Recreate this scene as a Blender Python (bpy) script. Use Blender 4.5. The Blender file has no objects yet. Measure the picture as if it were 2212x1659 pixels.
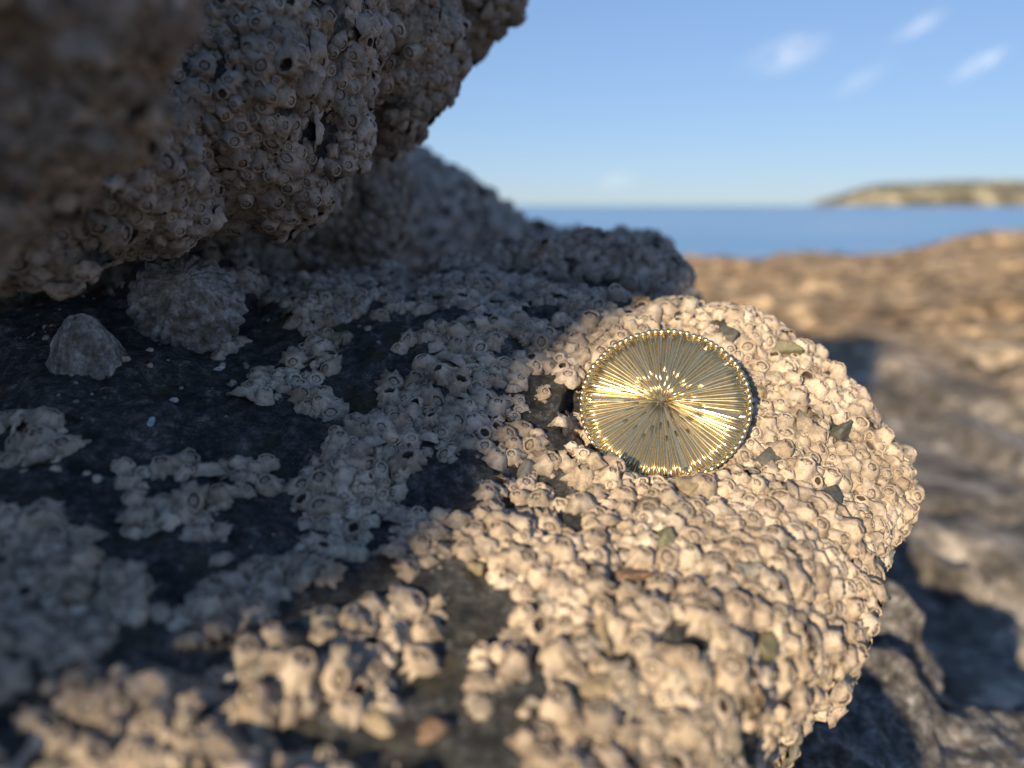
import bpy, math, random
import numpy as np
import openvdb
from mathutils import Vector, Matrix
from mathutils.bvhtree import BVHTree

random.seed(7); rng = np.random.default_rng(7)
CM = 0.01                      # the code below measures in centimetres, the scene in metres
scene = bpy.context.scene
C = scene.collection

# ------------------------------------------------------------------ camera
PITCH = math.radians(13.0)
cam_d = bpy.data.cameras.new('camera')
cam = bpy.data.objects.new('camera', cam_d); C.objects.link(cam)
cam.rotation_euler = (math.radians(90) - PITCH, 0, 0)
cam_d.sensor_width = 36.0
cam_d.lens = 36.0 * 1671 / 2212
cam_d.clip_start = 0.005; cam_d.clip_end = 60000
cam_d.dof.use_dof = True
cam_d.dof.focus_distance = 0.1755
cam_d.dof.aperture_fstop = 8.0
scene.camera = cam

# ------------------------------------------------------------------ light
SUN = Vector((-0.47, -0.883, 0.0)).normalized()
ELEV = math.radians(18.0)
SUN = Vector((SUN.x * math.cos(ELEV), SUN.y * math.cos(ELEV), math.sin(ELEV)))
world = bpy.data.worlds.new('World'); scene.world = world; world.use_nodes = True
wn = world.node_tree.nodes; wl = world.node_tree.links
sky = wn.new('ShaderNodeTexSky'); sky.sky_type = 'NISHITA'; sky.sun_disc = False
sky.sun_elevation = ELEV; sky.sun_rotation = math.atan2(SUN.x, SUN.y)
sky.air_density = 1.0; sky.dust_density = 0.0; sky.ozone_density = 3.0; sky.altitude = 0
gam = wn.new('ShaderNodeGamma'); gam.inputs[1].default_value = 0.52; wl.new(sky.outputs[0], gam.inputs[0])      # softer contrast between zenith and horizon
tnt = wn.new('ShaderNodeMix'); tnt.data_type = 'RGBA'; tnt.blend_type = 'MULTIPLY'; tnt.inputs[0].default_value = 1
wl.new(gam.outputs[0], tnt.inputs[6]); tnt.inputs[7].default_value = (0.69, 0.87, 1.20, 1)
wl.new(tnt.outputs[2], wn['Background'].inputs[0])
wn['Background'].inputs[1].default_value = 0.102
sun_d = bpy.data.lights.new('sun', 'SUN'); sun_d.energy = 3.3; sun_d.angle = math.radians(0.8)
sun_d.color = (1.0, 0.81, 0.55)
sun = bpy.data.objects.new('sun', sun_d); C.objects.link(sun)
sun.rotation_euler = SUN.to_track_quat('Z', 'Y').to_euler()
scene.view_settings.view_transform = 'Standard'; scene.view_settings.look = 'None'
scene.view_settings.gamma = 1.0; scene.view_settings.use_curve_mapping = False
scene.view_settings.exposure = 1.28
scene.render.engine = 'CYCLES'
scene.cycles.use_denoising = True
scene.cycles.max_bounces = 6; scene.cycles.diffuse_bounces = 4; scene.cycles.glossy_bounces = 3

# ------------------------------------------------------------------ helpers
FWD = np.array([0, math.cos(PITCH), -math.sin(PITCH)]); UP = np.array([0, math.sin(PITCH), math.cos(PITCH)])
def P(px, py, d):
    """a spot seen at (px, py) of the 2212 px wide photograph, d cm along the view axis"""
    return d * (FWD + (px - 1106) / 1671 * np.array([1., 0, 0]) - (py - 829.5) / 1671 * UP)
def project(p):
    d = p @ FWD; d = np.where(np.abs(d) < 1e-6, 1e-6, d)
    return 1106 + 1671 * p[..., 0] / d, 829.5 - 1671 * (p @ UP) / d, d

def _hash(i, j, k, s):
    h = (i.astype(np.int64) * 374761393 + j.astype(np.int64) * 668265263 + k.astype(np.int64) * 2147483647 + s * 1274126177) & 0xffffffff
    h = ((h ^ (h >> 13)) * 1274126177) & 0xffffffff
    h = ((h ^ (h >> 16)) * 2246822519) & 0xffffffff
    return ((h ^ (h >> 15)) & 0xffff).astype(np.float32) / 65535.0
def vnoise(p, scale, seed=0):
    q = p / scale; f0 = np.floor(q); f = (q - f0).astype(np.float32); f = f * f * (3 - 2 * f); i = f0.astype(np.int64)
    r = 0
    for a in (0, 1):
        for b in (0, 1):
            for c in (0, 1):
                w = (f[..., 0] if a else 1 - f[..., 0]) * (f[..., 1] if b else 1 - f[..., 1]) * (f[..., 2] if c else 1 - f[..., 2])
                r = r + w * _hash(i[..., 0] + a, i[..., 1] + b, i[..., 2] + c, seed)
    return r * 2 - 1
def fbm(p, scale, octaves=3, seed=0, gain=0.5):
    r = 0; a = 1; t = 0
    for o in range(octaves):
        r = r + a * vnoise(p, scale, seed + 17 * o); t += a; a *= gain; scale *= 0.47
    return r / t

def mesh_np(name, verts, faces, mat, parent=None, smooth=True, attrs=None, link=True, scale=CM):
    """verts in cm; faces: array (n,4) or (n,3) or list of such arrays"""
    if not isinstance(faces, list): faces = [faces]
    me = bpy.data.meshes.new(name)
    v = np.asarray(verts, np.float32) * scale
    nl = sum(f.size for f in faces); nf = sum(len(f) for f in faces)
    me.vertices.add(len(v)); me.vertices.foreach_set('co', v.ravel())
    me.loops.add(nl); me.polygons.add(nf)
    me.loops.foreach_set('vertex_index', np.concatenate([f.ravel() for f in faces]).astype(np.int32))
    ls = []; o = 0
    for f in faces:
        ls.append(o + np.arange(len(f)) * f.shape[1]); o += f.size
    me.polygons.foreach_set('loop_start', np.concatenate(ls).astype(np.int32))
    me.update(calc_edges=True)
    me.polygons.foreach_set('use_smooth', np.full(nf, smooth))
    if attrs:
        for k, a in attrs.items():
            at = me.attributes.new(k, 'FLOAT', 'POINT'); at.data.foreach_set('value', np.asarray(a, np.float32))
    me.materials.append(mat)
    if not link: return me
    o = bpy.data.objects.new(name, me); C.objects.link(o)
    if parent: o.parent = parent
    return o
def tag(o, label=None, cat=None, group=None, kind=None):
    if label: o['label'] = label
    if cat: o['category'] = cat
    if group: o['group'] = group
    if kind: o['kind'] = kind
    return o
def empty(name, m):
    o = bpy.data.objects.new(name, None); C.objects.link(o); o.empty_display_size = 0.002
    o.matrix_world = m; return o

# ------------------------------------------------------------------ materials
def nodes(name):
    m = bpy.data.materials.new(name); m.use_nodes = True
    return m, m.node_tree.nodes, m.node_tree.links, m.node_tree.nodes['Principled BSDF']
def tex(n, l, kind, scale, detail=4, rough=0.6, coord='Object', vec=None):
    t = n.new('ShaderNodeTexNoise' if kind == 'noise' else 'ShaderNodeTexVoronoi')
    t.inputs['Scale'].default_value = scale
    if kind == 'noise':
        t.inputs['Detail'].default_value = detail; t.inputs['Roughness'].default_value = rough
    if vec is None:
        tc = n.new('ShaderNodeTexCoord'); vec = tc.outputs[coord]
    l.new(vec, t.inputs['Vector'])
    return t
def ramp(n, l, src, stops):
    r = n.new('ShaderNodeValToRGB'); e = r.color_ramp.elements
    while len(e) < len(stops): e.new(0.5)
    for i, (p, c) in enumerate(stops):
        e[i].position = p; e[i].color = (*c, 1) if len(c) == 3 else c
    l.new(src, r.inputs[0]); return r
def mix(n, l, fac, a, b, mode='MIX'):
    m = n.new('ShaderNodeMix'); m.data_type = 'RGBA'; m.blend_type = mode
    for s, v in ((m.inputs[0], fac), (m.inputs[6], a), (m.inputs[7], b)):
        if hasattr(v, 'is_linked'): l.new(v, s)
        elif isinstance(v, tuple): s.default_value = (*v, 1)
        else: s.default_value = v
    return m.outputs[2]
def bump(n, l, bsdf, h, strength, dist, prev=None):
    b = n.new('ShaderNodeBump'); b.inputs['Strength'].default_value = strength; b.inputs['Distance'].default_value = dist
    l.new(h, b.inputs['Height'])
    if prev: l.new(prev, b.inputs['Normal'])
    l.new(b.outputs[0], bsdf.inputs['Normal']); return b.outputs[0]

def mat_rock(name, dark, mid, light, fine=1800, big=120, bumpd=0.0004, rough=0.75, stain=None, warm=None):
    m, n, l, b = nodes(name)
    t1 = tex(n, l, 'noise', big, 5, 0.65); t2 = tex(n, l, 'noise', fine, 5, 0.7)
    c1 = ramp(n, l, t1.outputs[0], [(0.32, dark), (0.55, mid), (0.75, light)])
    c2 = ramp(n, l, t2.outputs[0], [(0.42, (0.55,) * 3), (0.6, (1.0,) * 3), (0.72, (1.9,) * 3)])
    c = mix(n, l, 1.0, c1.outputs[0], c2.outputs[0], 'MULTIPLY')
    t7 = tex(n, l, 'noise', fine * 0.22, 4, 0.7)
    c7 = ramp(n, l, t7.outputs[0], [(0.34, (0.35,) * 3), (0.5, (0.95,) * 3), (0.66, (2.5,) * 3)])
    c = mix(n, l, 1.0, c, c7.outputs[0], 'MULTIPLY')
    if stain:
        t3 = tex(n, l, 'noise', big * 0.6, 3, 0.6)
        f = ramp(n, l, t3.outputs[0], [(0.56, (0, 0, 0)), (0.68, (0.8,) * 3)])
        c = mix(n, l, f.outputs[0], c, stain)
    t4 = tex(n, l, 'voronoi', fine * 0.5)
    f = ramp(n, l, t4.outputs['Distance'], [(0.08, (0.55,) * 3), (0.14, (0, 0, 0))])
    c = mix(n, l, f.outputs[0], c, light)
    cr = n.new('ShaderNodeAttribute'); cr.attribute_name = 'crust'
    t5 = tex(n, l, 'noise', fine * 0.35, 4, 0.65)
    cc = ramp(n, l, t5.outputs[0], [(0.33, dark), (0.43, (0.30, 0.245, 0.19)), (0.6, (0.52, 0.43, 0.335))])
    c = mix(n, l, cr.outputs['Fac'], c, cc.outputs[0])
    l.new(c, b.inputs['Base Color']); b.inputs['Roughness'].default_value = rough
    b.inputs['Specular IOR Level'].default_value = 0.4
    mp = n.new('ShaderNodeMapping'); mp.inputs['Scale'].default_value = (1, 2.2, 3); mp.inputs['Rotation'].default_value = (0.2, 0.1, 0.5)
    tc = n.new('ShaderNodeTexCoord'); l.new(tc.outputs['Object'], mp.inputs['Vector'])
    t6 = tex(n, l, 'noise', fine * 0.22, 6, 0.75, vec=mp.outputs[0])
    x = bump(n, l, b, t2.outputs[0], 0.8, bumpd)
    x = bump(n, l, b, t6.outputs[0], 1.0, bumpd * 5, x)
    bump(n, l, b, t1.outputs[0], 0.6, bumpd * 4, x)
    return m
M = {}
M['rock'] = mat_rock('dark_wet_rock', (0.040, 0.041, 0.043), (0.105, 0.104, 0.102), (0.30, 0.28, 0.25), stain=(0.075, 0.062, 0.030))
M['far_rock'] = mat_rock('grey_rock', (0.09, 0.08, 0.075), (0.20, 0.18, 0.16), (0.34, 0.30, 0.26), fine=600, big=60, bumpd=0.001, rough=0.85)
def mat_barnacle():
    m, n, l, b = nodes('barnacle_shell')
    at = n.new('ShaderNodeAttribute'); at.attribute_name = 'tint'
    oi = n.new('ShaderNodeObjectInfo')
    ad = n.new('ShaderNodeMath'); ad.operation = 'ADD'; l.new(at.outputs['Fac'], ad.inputs[0]); l.new(oi.outputs['Random'], ad.inputs[1])
    fr = n.new('ShaderNodeMath'); fr.operation = 'FRACT'; l.new(ad.outputs[0], fr.inputs[0])
    base = ramp(n, l, fr.outputs[0], [(0.0, (0.48, 0.385, 0.295)), (0.25, (0.59, 0.485, 0.375)), (0.7, (0.66, 0.545, 0.425)), (0.93, (0.58, 0.50, 0.41)), (1.0, (0.44, 0.40, 0.31))])
    t1 = tex(n, l, 'noise', 900, 5, 0.7); t2 = tex(n, l, 'noise', 3500, 3, 0.7); t0 = tex(n, l, 'noise', 90, 3, 0.6)
    c1 = ramp(n, l, t1.outputs[0], [(0.3, (0.58, 0.55, 0.52)), (0.5, (0.97,) * 3), (0.72, (1.1,) * 3)])
    c = mix(n, l, 1.0, base.outputs[0], c1.outputs[0], 'MULTIPLY')
    c0 = ramp(n, l, t0.outputs[0], [(0.35, (0.62, 0.60, 0.58)), (0.6, (1.05,) * 3)])
    c = mix(n, l, 1.0, c, c0.outputs[0], 'MULTIPLY')
    gy = n.new('ShaderNodeNewGeometry'); tcg = n.new('ShaderNodeAttribute'); tcg.attribute_name = 'grey_tone'
    c = mix(n, l, tcg.outputs['Fac'], c, mix(n, l, 1.0, c, (0.74, 0.76, 0.83), 'MULTIPLY'))  # darker, cooler grey for the overhang, the back and the tiniest shells
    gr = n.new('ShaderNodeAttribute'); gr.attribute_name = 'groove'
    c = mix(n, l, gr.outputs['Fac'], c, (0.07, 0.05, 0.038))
    l.new(c, b.inputs['Base Color']); b.inputs['Roughness'].default_value = 0.8
    b.inputs['Specular IOR Level'].default_value = 0.3
    x = bump(n, l, b, t1.outputs[0], 0.9, 0.0005)
    bump(n, l, b, t2.outputs[0], 0.5, 0.00012, x)
    return m
M['barnacle'] = mat_barnacle()
def mat_simple(name, col, rough=0.6, metal=0.0, bs=None, bd=0.0002, var=0.25, spec=0.4):
    m, n, l, b = nodes(name)
    t = tex(n, l, 'noise', bs or 500, 4, 0.65)
    lo = tuple(x * (1 - var) for x in col); hi = tuple(min(1, x * (1 + var)) for x in col)
    r = ramp(n, l, t.outputs[0], [(0.3, lo), (0.7, hi)])
    l.new(r.outputs[0], b.inputs['Base Color']); b.inputs['Roughness'].default_value = rough
    b.inputs['Metallic'].default_value = metal; b.inputs['Specular IOR Level'].default_value = spec
    bump(n, l, b, t.outputs[0], 0.5, bd)
    return m
def mat_brass(name, col, r0, r1):
    m, n, l, b = nodes(name)
    t = tex(n, l, 'noise', 700, 3, 0.6); t2 = tex(n, l, 'noise', 240, 4, 0.6)
    r = ramp(n, l, t2.outputs[0], [(0.3, tuple(x * 0.86 for x in col)), (0.7, col)])
    l.new(r.outputs[0], b.inputs['Base Color']); b.inputs['Metallic'].default_value = 1
    mr = n.new('ShaderNodeMapRange'); mr.inputs[1].default_value = 0.3; mr.inputs[2].default_value = 0.7
    mr.inputs[3].default_value = r0; mr.inputs[4].default_value = r1
    l.new(t.outputs[0], mr.inputs[0]); l.new(mr.outputs[0], b.inputs['Roughness'])
    bump(n, l, b, t.outputs[0], 0.25, 0.00012)
    return m
M['brass'] = mat_brass('polished_brass', (0.80, 0.66, 0.38), 0.15, 0.24)
def satin(m, col):
    # plated metal: a clear reflection under a broad sheen from fine scratches
    n, l = m.node_tree.nodes, m.node_tree.links; b = n['Principled BSDF']; out = n['Material Output']
    g = n.new('ShaderNodeBsdfAnisotropic'); g.inputs['Color'].default_value = (*col, 1); g.inputs['Roughness'].default_value = 0.50
    l.new(b.inputs['Normal'].links[0].from_socket, g.inputs['Normal'])
    mx = n.new('ShaderNodeMixShader'); mx.inputs[0].default_value = 0.28
    l.new(b.outputs[0], mx.inputs[1]); l.new(g.outputs[0], mx.inputs[2]); l.new(mx.outputs[0], out.inputs['Surface'])
satin(M['brass'], (0.64, 0.54, 0.34))

# ------------------------------------------------------------------ implicit rock building
def sample_grid(lo, hi, h):
    lo = np.array(lo, float); n = np.ceil((np.array(hi) - lo) / h).astype(int) + 1
    ax = [lo[i] + h * np.arange(n[i], dtype=np.float32) for i in range(3)]
    X, Y, Z = np.meshgrid(*[a.astype(np.float32) for a in ax], indexing='ij', sparse=True)
    return lo, X, Y, Z, n
def smin(a, b, k):
    hh = np.clip(0.5 + 0.5 * (b - a) / k, 0, 1)
    return b * (1 - hh) + a * hh - k * hh * (1 - hh)
def sphere(X, Y, Z, c, r, sq=(1, 1, 1)):
    return (np.sqrt(((X - c[0]) / sq[0]) ** 2 + ((Y - c[1]) / sq[1]) ** 2 + ((Z - c[2]) / sq[2]) ** 2) - r) * min(sq)
def polygonise(F, lo, h):
    F = F.copy()
    for ax in range(3):
        sl = [slice(None)] * 3; sl[ax] = 0; F[tuple(sl)] = 1.0; sl[ax] = -1; F[tuple(sl)] = 1.0
    F = np.clip(F, -3 * h, 3 * h).astype(np.float32)
    g = openvdb.FloatGrid(3 * h); g.copyFromArray(F)
    pts, quads = g.convertToQuads(isovalue=0.0)
    pts = pts.astype(np.float64) * h + lo
    return pts, quads.astype(np.int64)
def vnormals(v, q):
    n = np.zeros_like(v)
    a, b = v[q[:, 2]] - v[q[:, 0]], v[q[:, 3]] - v[q[:, 1]]
    fn = np.cross(a, b)
    for k in range(4): np.add.at(n, q[:, k], fn)
    return n / np.maximum(np.linalg.norm(n, axis=1, keepdims=True), 1e-9)
def orient(v, q, F, lo, h):
    n = vnormals(v, q)
    idx = np.clip(((v + n * h * 1.5 - lo) / h).round().astype(int), 0, np.array(F.shape) - 1)
    jdx = np.clip(((v - n * h * 1.5 - lo) / h).round().astype(int), 0, np.array(F.shape) - 1)
    if (F[tuple(idx.T)] - F[tuple(jdx.T)]).mean() < 0: q = q[:, ::-1].copy(); n = -n
    return q, n
def rough_up(v, n, amps, seed):
    d = 0
    for s, a in amps: d = d + a * fbm(v, s, 2, seed + int(s * 100))
    return v + n * d[:, None]

DENS = {  # how thickly the boulder is covered, read off the photograph row by row: y -> [(x, cover 0..1)]
    450: [(0, .9), (2212, .9)],
    550: [(0, .5), (300, .1), (480, .3), (520, .8), (850, .85), (900, .6), (1000, .9), (2212, 1)],
    650: [(0, 0), (500, .05), (540, .75), (700, .85), (2212, 1)],
    750: [(0, 0), (500, .05), (620, .3), (700, .7), (760, .15), (900, .15), (960, .95), (2212, 1)],
    850: [(0, 0), (490, 0), (530, .7), (740, .7), (790, .3), (900, .4), (960, .9), (1120, .85), (1140, .1), (1230, .1), (1250, .9), (2212, 1)],
    950: [(0, .6), (110, .6), (150, .0), (540, .0), (640, .1), (700, .65), (750, .9), (980, .9), (1020, .45), (1060, .9), (1230, .9), (2212, 1)],
    1050: [(0, 0), (250, .0), (280, .6), (400, .6), (430, 0), (480, .5), (630, .5), (660, .8), (840, .75), (880, .25), (930, .8), (1070, .8), (1100, .35), (1240, .4), (1270, .95), (2212, 1)],
    1150: [(0, .9), (90, .8), (140, .0), (260, .3), (400, .2), (450, .0), (640, .2), (680, .85), (790, .8), (830, .15), (880, .75), (1040, .75), (1070, .5), (1100, .85), (1160, .5), (1240, .5), (1270, .95), (2212, .97)],
    1250: [(0, .9), (380, .8), (420, .8), (600, .85), (690, .7), (730, .1), (850, .05), (950, .1), (990, .25), (1060, .15), (1090, .85), (1200, .6), (1280, .95), (2212, .97)],
    1350: [(0, .85), (120, .6), (200, .85), (500, .8), (560, .5), (680, .5), (720, .9), (920, .85), (960, .15), (1080, .15), (1110, .85), (1300, .85), (2212, .95)],
    1450: [(0, .5), (100, .4), (180, .8), (380, .5), (450, .8), (600, .6), (820, .85), (860, .4), (950, .4), (980, .8), (1130, .8), (1180, .45), (1250, .9), (2212, .95)],
    1550: [(0, .7), (120, .5), (220, .85), (560, .8), (680, .5), (780, .85), (830, .5), (950, .4), (990, .85), (2212, .92)],
    1650: [(0, .85), (780, .8), (850, .5), (950, .5), (990, .8), (2212, .9)]}
dys = np.array(sorted(DENS)); dxs = np.arange(-200, 2401, 20)
DM = np.array([np.interp(dxs, [a for a, b in DENS[yy]], [b for a, b in DENS[yy]]) for yy in dys])
def cover(px, py):
    fy = np.clip(np.interp(py, dys, np.arange(len(dys))), 0, len(dys) - 1); fx = np.clip((px + 200) / 20, 0, len(dxs) - 1)
    c = DM[fy.round().astype(int), fx.round().astype(int)]
    return np.where(c < 0.93, c * 0.84, c)

ROCKS = []      # (verts, quads) in cm, for scattering and visibility
def build_rock(name, F, lo, h, amps, seed, mat, crust=None):
    v, q = polygonise(F, lo, h)
    q, n = orient(v, q, F, lo, h)
    v = rough_up(v, n, amps, seed)
    at = None
    if crust is not None:
        px, py, d = project(v); cr = crust(v, px, py, n); c = fbm(v, 0.9, 3, 101) * 0.5 + 0.5; c = np.argsort(np.argsort(c)) / len(c)
        at = {'crust': np.clip((cr * 0.9 - c) / 0.12, 0, 1)}; v = v + n * (at['crust'] * 0.055 * (1 + 0.8 * fbm(v, 0.3, 2, 61)))[:, None]
    o = mesh_np(name, v, q, mat, attrs=at)
    ROCKS.append((name, v, q, vnormals(v, q)))
    return o

# --- the barnacled boulder: height field through surface readings, cut by its outline
DC = P(1433, 868, 17.9) - FWD * 0.1
NRMV = np.array([-0.17, -0.74, 0.65]); NRMV /= np.linalg.norm(NRMV)
ctl = [(-200, 1650, 8.3), (100, 1650, 9.0), (700, 1650, 10.0), (1300, 1650, 10.5), (1640, 1620, 11.0),
       (100, 1400, 10.5), (700, 1400, 11.7), (1300, 1400, 12.1), (1740, 1400, 12.8),
       (100, 1200, 12.0), (600, 1200, 13.2), (1200, 1200, 13.9), (1600, 1200, 14.3), (1850, 1200, 15.3),
       (100, 1040, 13.6), (600, 1040, 14.9), (1200, 1040, 15.9), (1500, 1040, 16.5), (1700, 1040, 16.9), (1900, 1040, 17.7),
       (100, 900, 15.3), (600, 900, 16.6), (1100, 900, 17.3), (1433, 900, 18.0), (1700, 900, 18.3), (1900, 920, 19.4),
       (200, 800, 17.3), (600, 790, 18.3), (1100, 780, 18.9), (1433, 790, 19.1), (1700, 780, 19.7), (1830, 810, 20.6),
       (0, 700, 20), (400, 700, 20.5), (800, 700, 20.4), (1250, 705, 20.4), (1500, 700, 20.6), (1640, 705, 21.3),
       (500, 620, 23), (800, 610, 24), (1050, 610, 24.5)]
cp = np.array([P(*c) for c in ctl])
extra = [(-14, 10, -7.5), (-16, 20, -5.5), (-10, 26, -3), (-2, 29, -3.2), (5, 27, -5.0), (9, 25, -6.5), (12, 20, -7.5), (12, 12, -10), (-10, 2, -8.6), (2, 3, -8.2), (8, 3, -9.5)]
cp = np.vstack([cp, np.array(extra, float)])
def tps_fit(x, z, lam=0.02):
    n = len(x); d = np.linalg.norm(x[:, None] - x[None], axis=2); K = np.where(d > 0, d * d * np.log(d + 1e-12), 0) + lam * np.eye(n)
    A = np.zeros((n + 3, n + 3)); A[:n, :n] = K; A[:n, n] = 1; A[:n, n + 1:] = x; A[n:, :n] = A[:n, n:].T
    return np.linalg.solve(A, np.concatenate([z, np.zeros(3)]))
W = tps_fit(cp[:, :2], cp[:, 2])
def height(x, y):
    r = W[-3] + W[-2] * x + W[-1] * y
    for i in range(len(cp)):
        d2 = (x - cp[i, 0]) ** 2 + (y - cp[i, 1]) ** 2
        r = r + W[i] * 0.5 * d2 * np.log(d2 + 1e-9)
    return r
sil = [P(1655, 1635, 10.6), P(1800, 1420, 12.6), P(1880, 1290, 14.2), P(1915, 1190, 15.4), P(1940, 1060, 17.0), P(1945, 950, 18.8), P(1870, 800, 20.6), P(1740, 715, 21.8)]
poly = [(p[0] + o_, p[1]) for p, o_ in zip(sil, (-0.9, -0.85, -0.4, -0.25, -0.2, 0.2, 0.25, 0.25))] + [(5.5, 25.0), (4.0, 30.0), (-22, 30), (-22, -2), (1.6, -2), (2.0, 6.5)]
def plan_dist(x, y):
    d = np.full(np.broadcast(x, y).shape, 1e9); inside = np.zeros(d.shape, bool); n = len(poly)
    for i in range(n):
        ax, ay = poly[i]; bx, by = poly[(i + 1) % n]
        ex, ey = bx - ax, by - ay; t = np.clip(((x - ax) * ex + (y - ay) * ey) / (ex * ex + ey * ey), 0, 1)
        d = np.minimum(d, np.hypot(x - ax - t * ex, y - ay - t * ey))
        inside ^= ((ay > y) != (by > y)) & (x < ex * (y - ay) / (ey + 1e-12) + ax)
    return np.where(inside, -d, d)
h = 0.13
lo, X, Y, Z, N = sample_grid((-16, -1, -15), (12, 31, 1.5), h)
H2 = height(X[:, :, 0], Y[:, :, 0]).astype(np.float32)[:, :, None]
D2 = plan_dist(X[:, :, 0], Y[:, :, 0]).astype(np.float32)[:, :, None]
top = (Z - H2) * 0.85
side = D2 + 0.35 * np.maximum(H2 - Z - 1.5, 0)
F = -smin(-top, -side, 1.3)
# rear humps of the same boulder
for px, py, d, r, k in ((1250, 662, 27.6, 2.45, 0.6), (1375, 672, 26.6, 1.85, 0.6), (1150, 640, 28, 1.9, 0.6), (1000, 660, 27, 1.7, 0.8), (820, 650, 26.5, 1.0, 0.8), (410, 680, 21.9, 1.8, 0.8)):
    F = smin(F, sphere(X, Y, Z, P(px, py, d), r), k)
_r = np.stack([X.ravel()[:, None, None] * np.ones((1, Y.size, Z.size), np.float32), Y.ravel()[None, :, None] * np.ones((X.size, 1, Z.size), np.float32), Z.ravel()[None, None, :] * np.ones((X.size, Y.size, 1), np.float32)], 0)
_dx, _dy, _dz = _r[0] - DC[0], _r[1] - DC[1], _r[2] - DC[2]; del _r
_al = _dx * NRMV[0] + _dy * NRMV[1] + _dz * NRMV[2]; _ra = np.sqrt(np.maximum(_dx ** 2 + _dy ** 2 + _dz ** 2 - _al ** 2, 0)); del _dx, _dy, _dz
F = np.where(_al > -2, np.maximum(F, np.minimum(_al + 0.50, 2.3 - _ra) * 0.9), F).astype(np.float32); del _al, _ra   # the hollow the disc leans in
boulder = build_rock('boulder', F, lo, h, [(3.0, 0.42), (1.1, 0.26), (0.42, 0.14)], 11, M['rock'], crust=lambda v, px, py, n: np.where(cover(px, py) > 0.9, 0.95, 0.3 * cover(px, py)))
tag(boulder, 'rounded barnacle-crusted boulder that the brass disc rests on', 'rock')

# --- the overhanging rock, upper left
h = 0.2
lo, X, Y, Z, N = sample_grid((-26, 0, -8), (4, 36, 18), h)
F = None
for px, py, d, r in ((40, -10, 9.5, 1.93), (-110, 350, 10, 1.35), (-60, 180, 9.8, 1.43), (-300, 100, 12, 3.0), (480, 130, 18.6, 3.6), (740, 70, 22.5, 3.35), (965, -60, 26.5, 2.45),
                     (852, 178, 23.6, 1.55), (290, 375, 17.6, 1.8), (55, 510, 14.8, 1.35), (600, 330, 22.5, 2.1), (130, 260, 15.5, 2.5),
                     (300, 480, 34, 6.0), (700, 440, 33, 3.6), (-250, 560, 20, 3.0)):
    s = sphere(X, Y, Z, P(px, py, d), r)
    F = s if F is None else smin(F, s, 0.7)
for c, r in (((-14, 20, 12), 7.5), ((-4, 28, 14), 5.5), ((-20, 22, 2), 7.0), ((-14, 30, 2), 6.5)):
    F = smin(F, sphere(X, Y, Z, c, r), 1.2)
overhang = build_rock('overhanging_rock', F, lo, h, [(3.0, 0.6), (1.3, 0.5), (0.55, 0.2)], 23, M['rock'], crust=lambda v, px, py, n: np.full(len(v), 0.8))
tag(overhang, 'dark barnacled rock jutting over the boulder from the upper left', 'rock')

# --- the slope behind and the grey hump beyond the ledge
h = 0.35
lo, X, Y, Z, N = sample_grid((-26, 30, -24), (16, 80, 12), h)
F = None
for px, py, d, r in ((810, 530, 60, 7.9), (955, 575, 60, 6.7), (1085, 625, 59, 5.4), (1225, 650, 58, 5.2), (600, 480, 64, 9.0), (1100, 760, 60, 8)):
    s = sphere(X, Y, Z, P(px, py, d), r)
    F = s if F is None else smin(F, s, 1.5)
slope = build_rock('sloping_rock', F, lo, h, [(5.0, 0.7), (1.8, 0.5), (0.8, 0.25)], 31, M['far_rock'])
tag(slope, 'shaded grey rock sloping down to the sea behind the overhang', 'rock')
h = 0.2
lo, X, Y, Z, N = sample_grid((-2, 32, -16), (16, 50, 4), h)
F = None
for px, py, d, r in ((1345, 590, 40, 2.1), (1405, 560, 40, 1.1), (1420, 640, 40, 1.6), (1450, 740, 39, 2.4), (1300, 620, 42, 2.6), (1380, 800, 42, 3.6)):
    s = sphere(X, Y, Z, P(px, py, d), r)
    F = s if F is None else smin(F, s, 0.6)
hump = build_rock('square_topped_rock', F, lo, h, [(2.0, 0.3), (0.7, 0.15)], 37, M['far_rock'])
tag(hump, 'blurred square topped grey rock between the boulder and the sea', 'rock')

# --- rocks at the boulder's foot, lower right
M['foot_rock'] = mat_rock('foot_rock', (0.13, 0.122, 0.12), (0.30, 0.28, 0.268), (0.44, 0.41, 0.39), fine=900, big=110, bumpd=0.0008, rough=0.85)
h = 0.28
lo, X, Y, Z, N = sample_grid((3, 14, -50), (36, 50, -12), h)
F = None
for px, py, d, r, sq in ((1880, 1430, 34, 2.3, (1, 1, 1.6)), (1840, 1620, 30, 3.2, (1, 1, 1.3)), (1960, 1640, 33, 1.9, (1, 1, 1.6)), (1700, 1700, 28, 4, (1, 1, 1)),
                     (2140, 1680, 32, 2.6, (1.3, 1, 1)), (2260, 1600, 34, 1.8, (1, 1, 1)), (2020, 1780, 30, 4, (1.6, 1, 1)), (1780, 1500, 36, 3.0, (1, 1, 1.3))):
    s = sphere(X, Y, Z, P(px, py, d), r, sq)
    F = s if F is None else smin(F, s, 0.8)
foot = build_rock('knobbly_rock', F, lo, h, [(3.5, 0.9), (1.3, 0.6), (0.6, 0.3)], 41, M['foot_rock'])
tag(foot, 'knobbly grey rock in shade below the boulder at lower right', 'rock')

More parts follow.
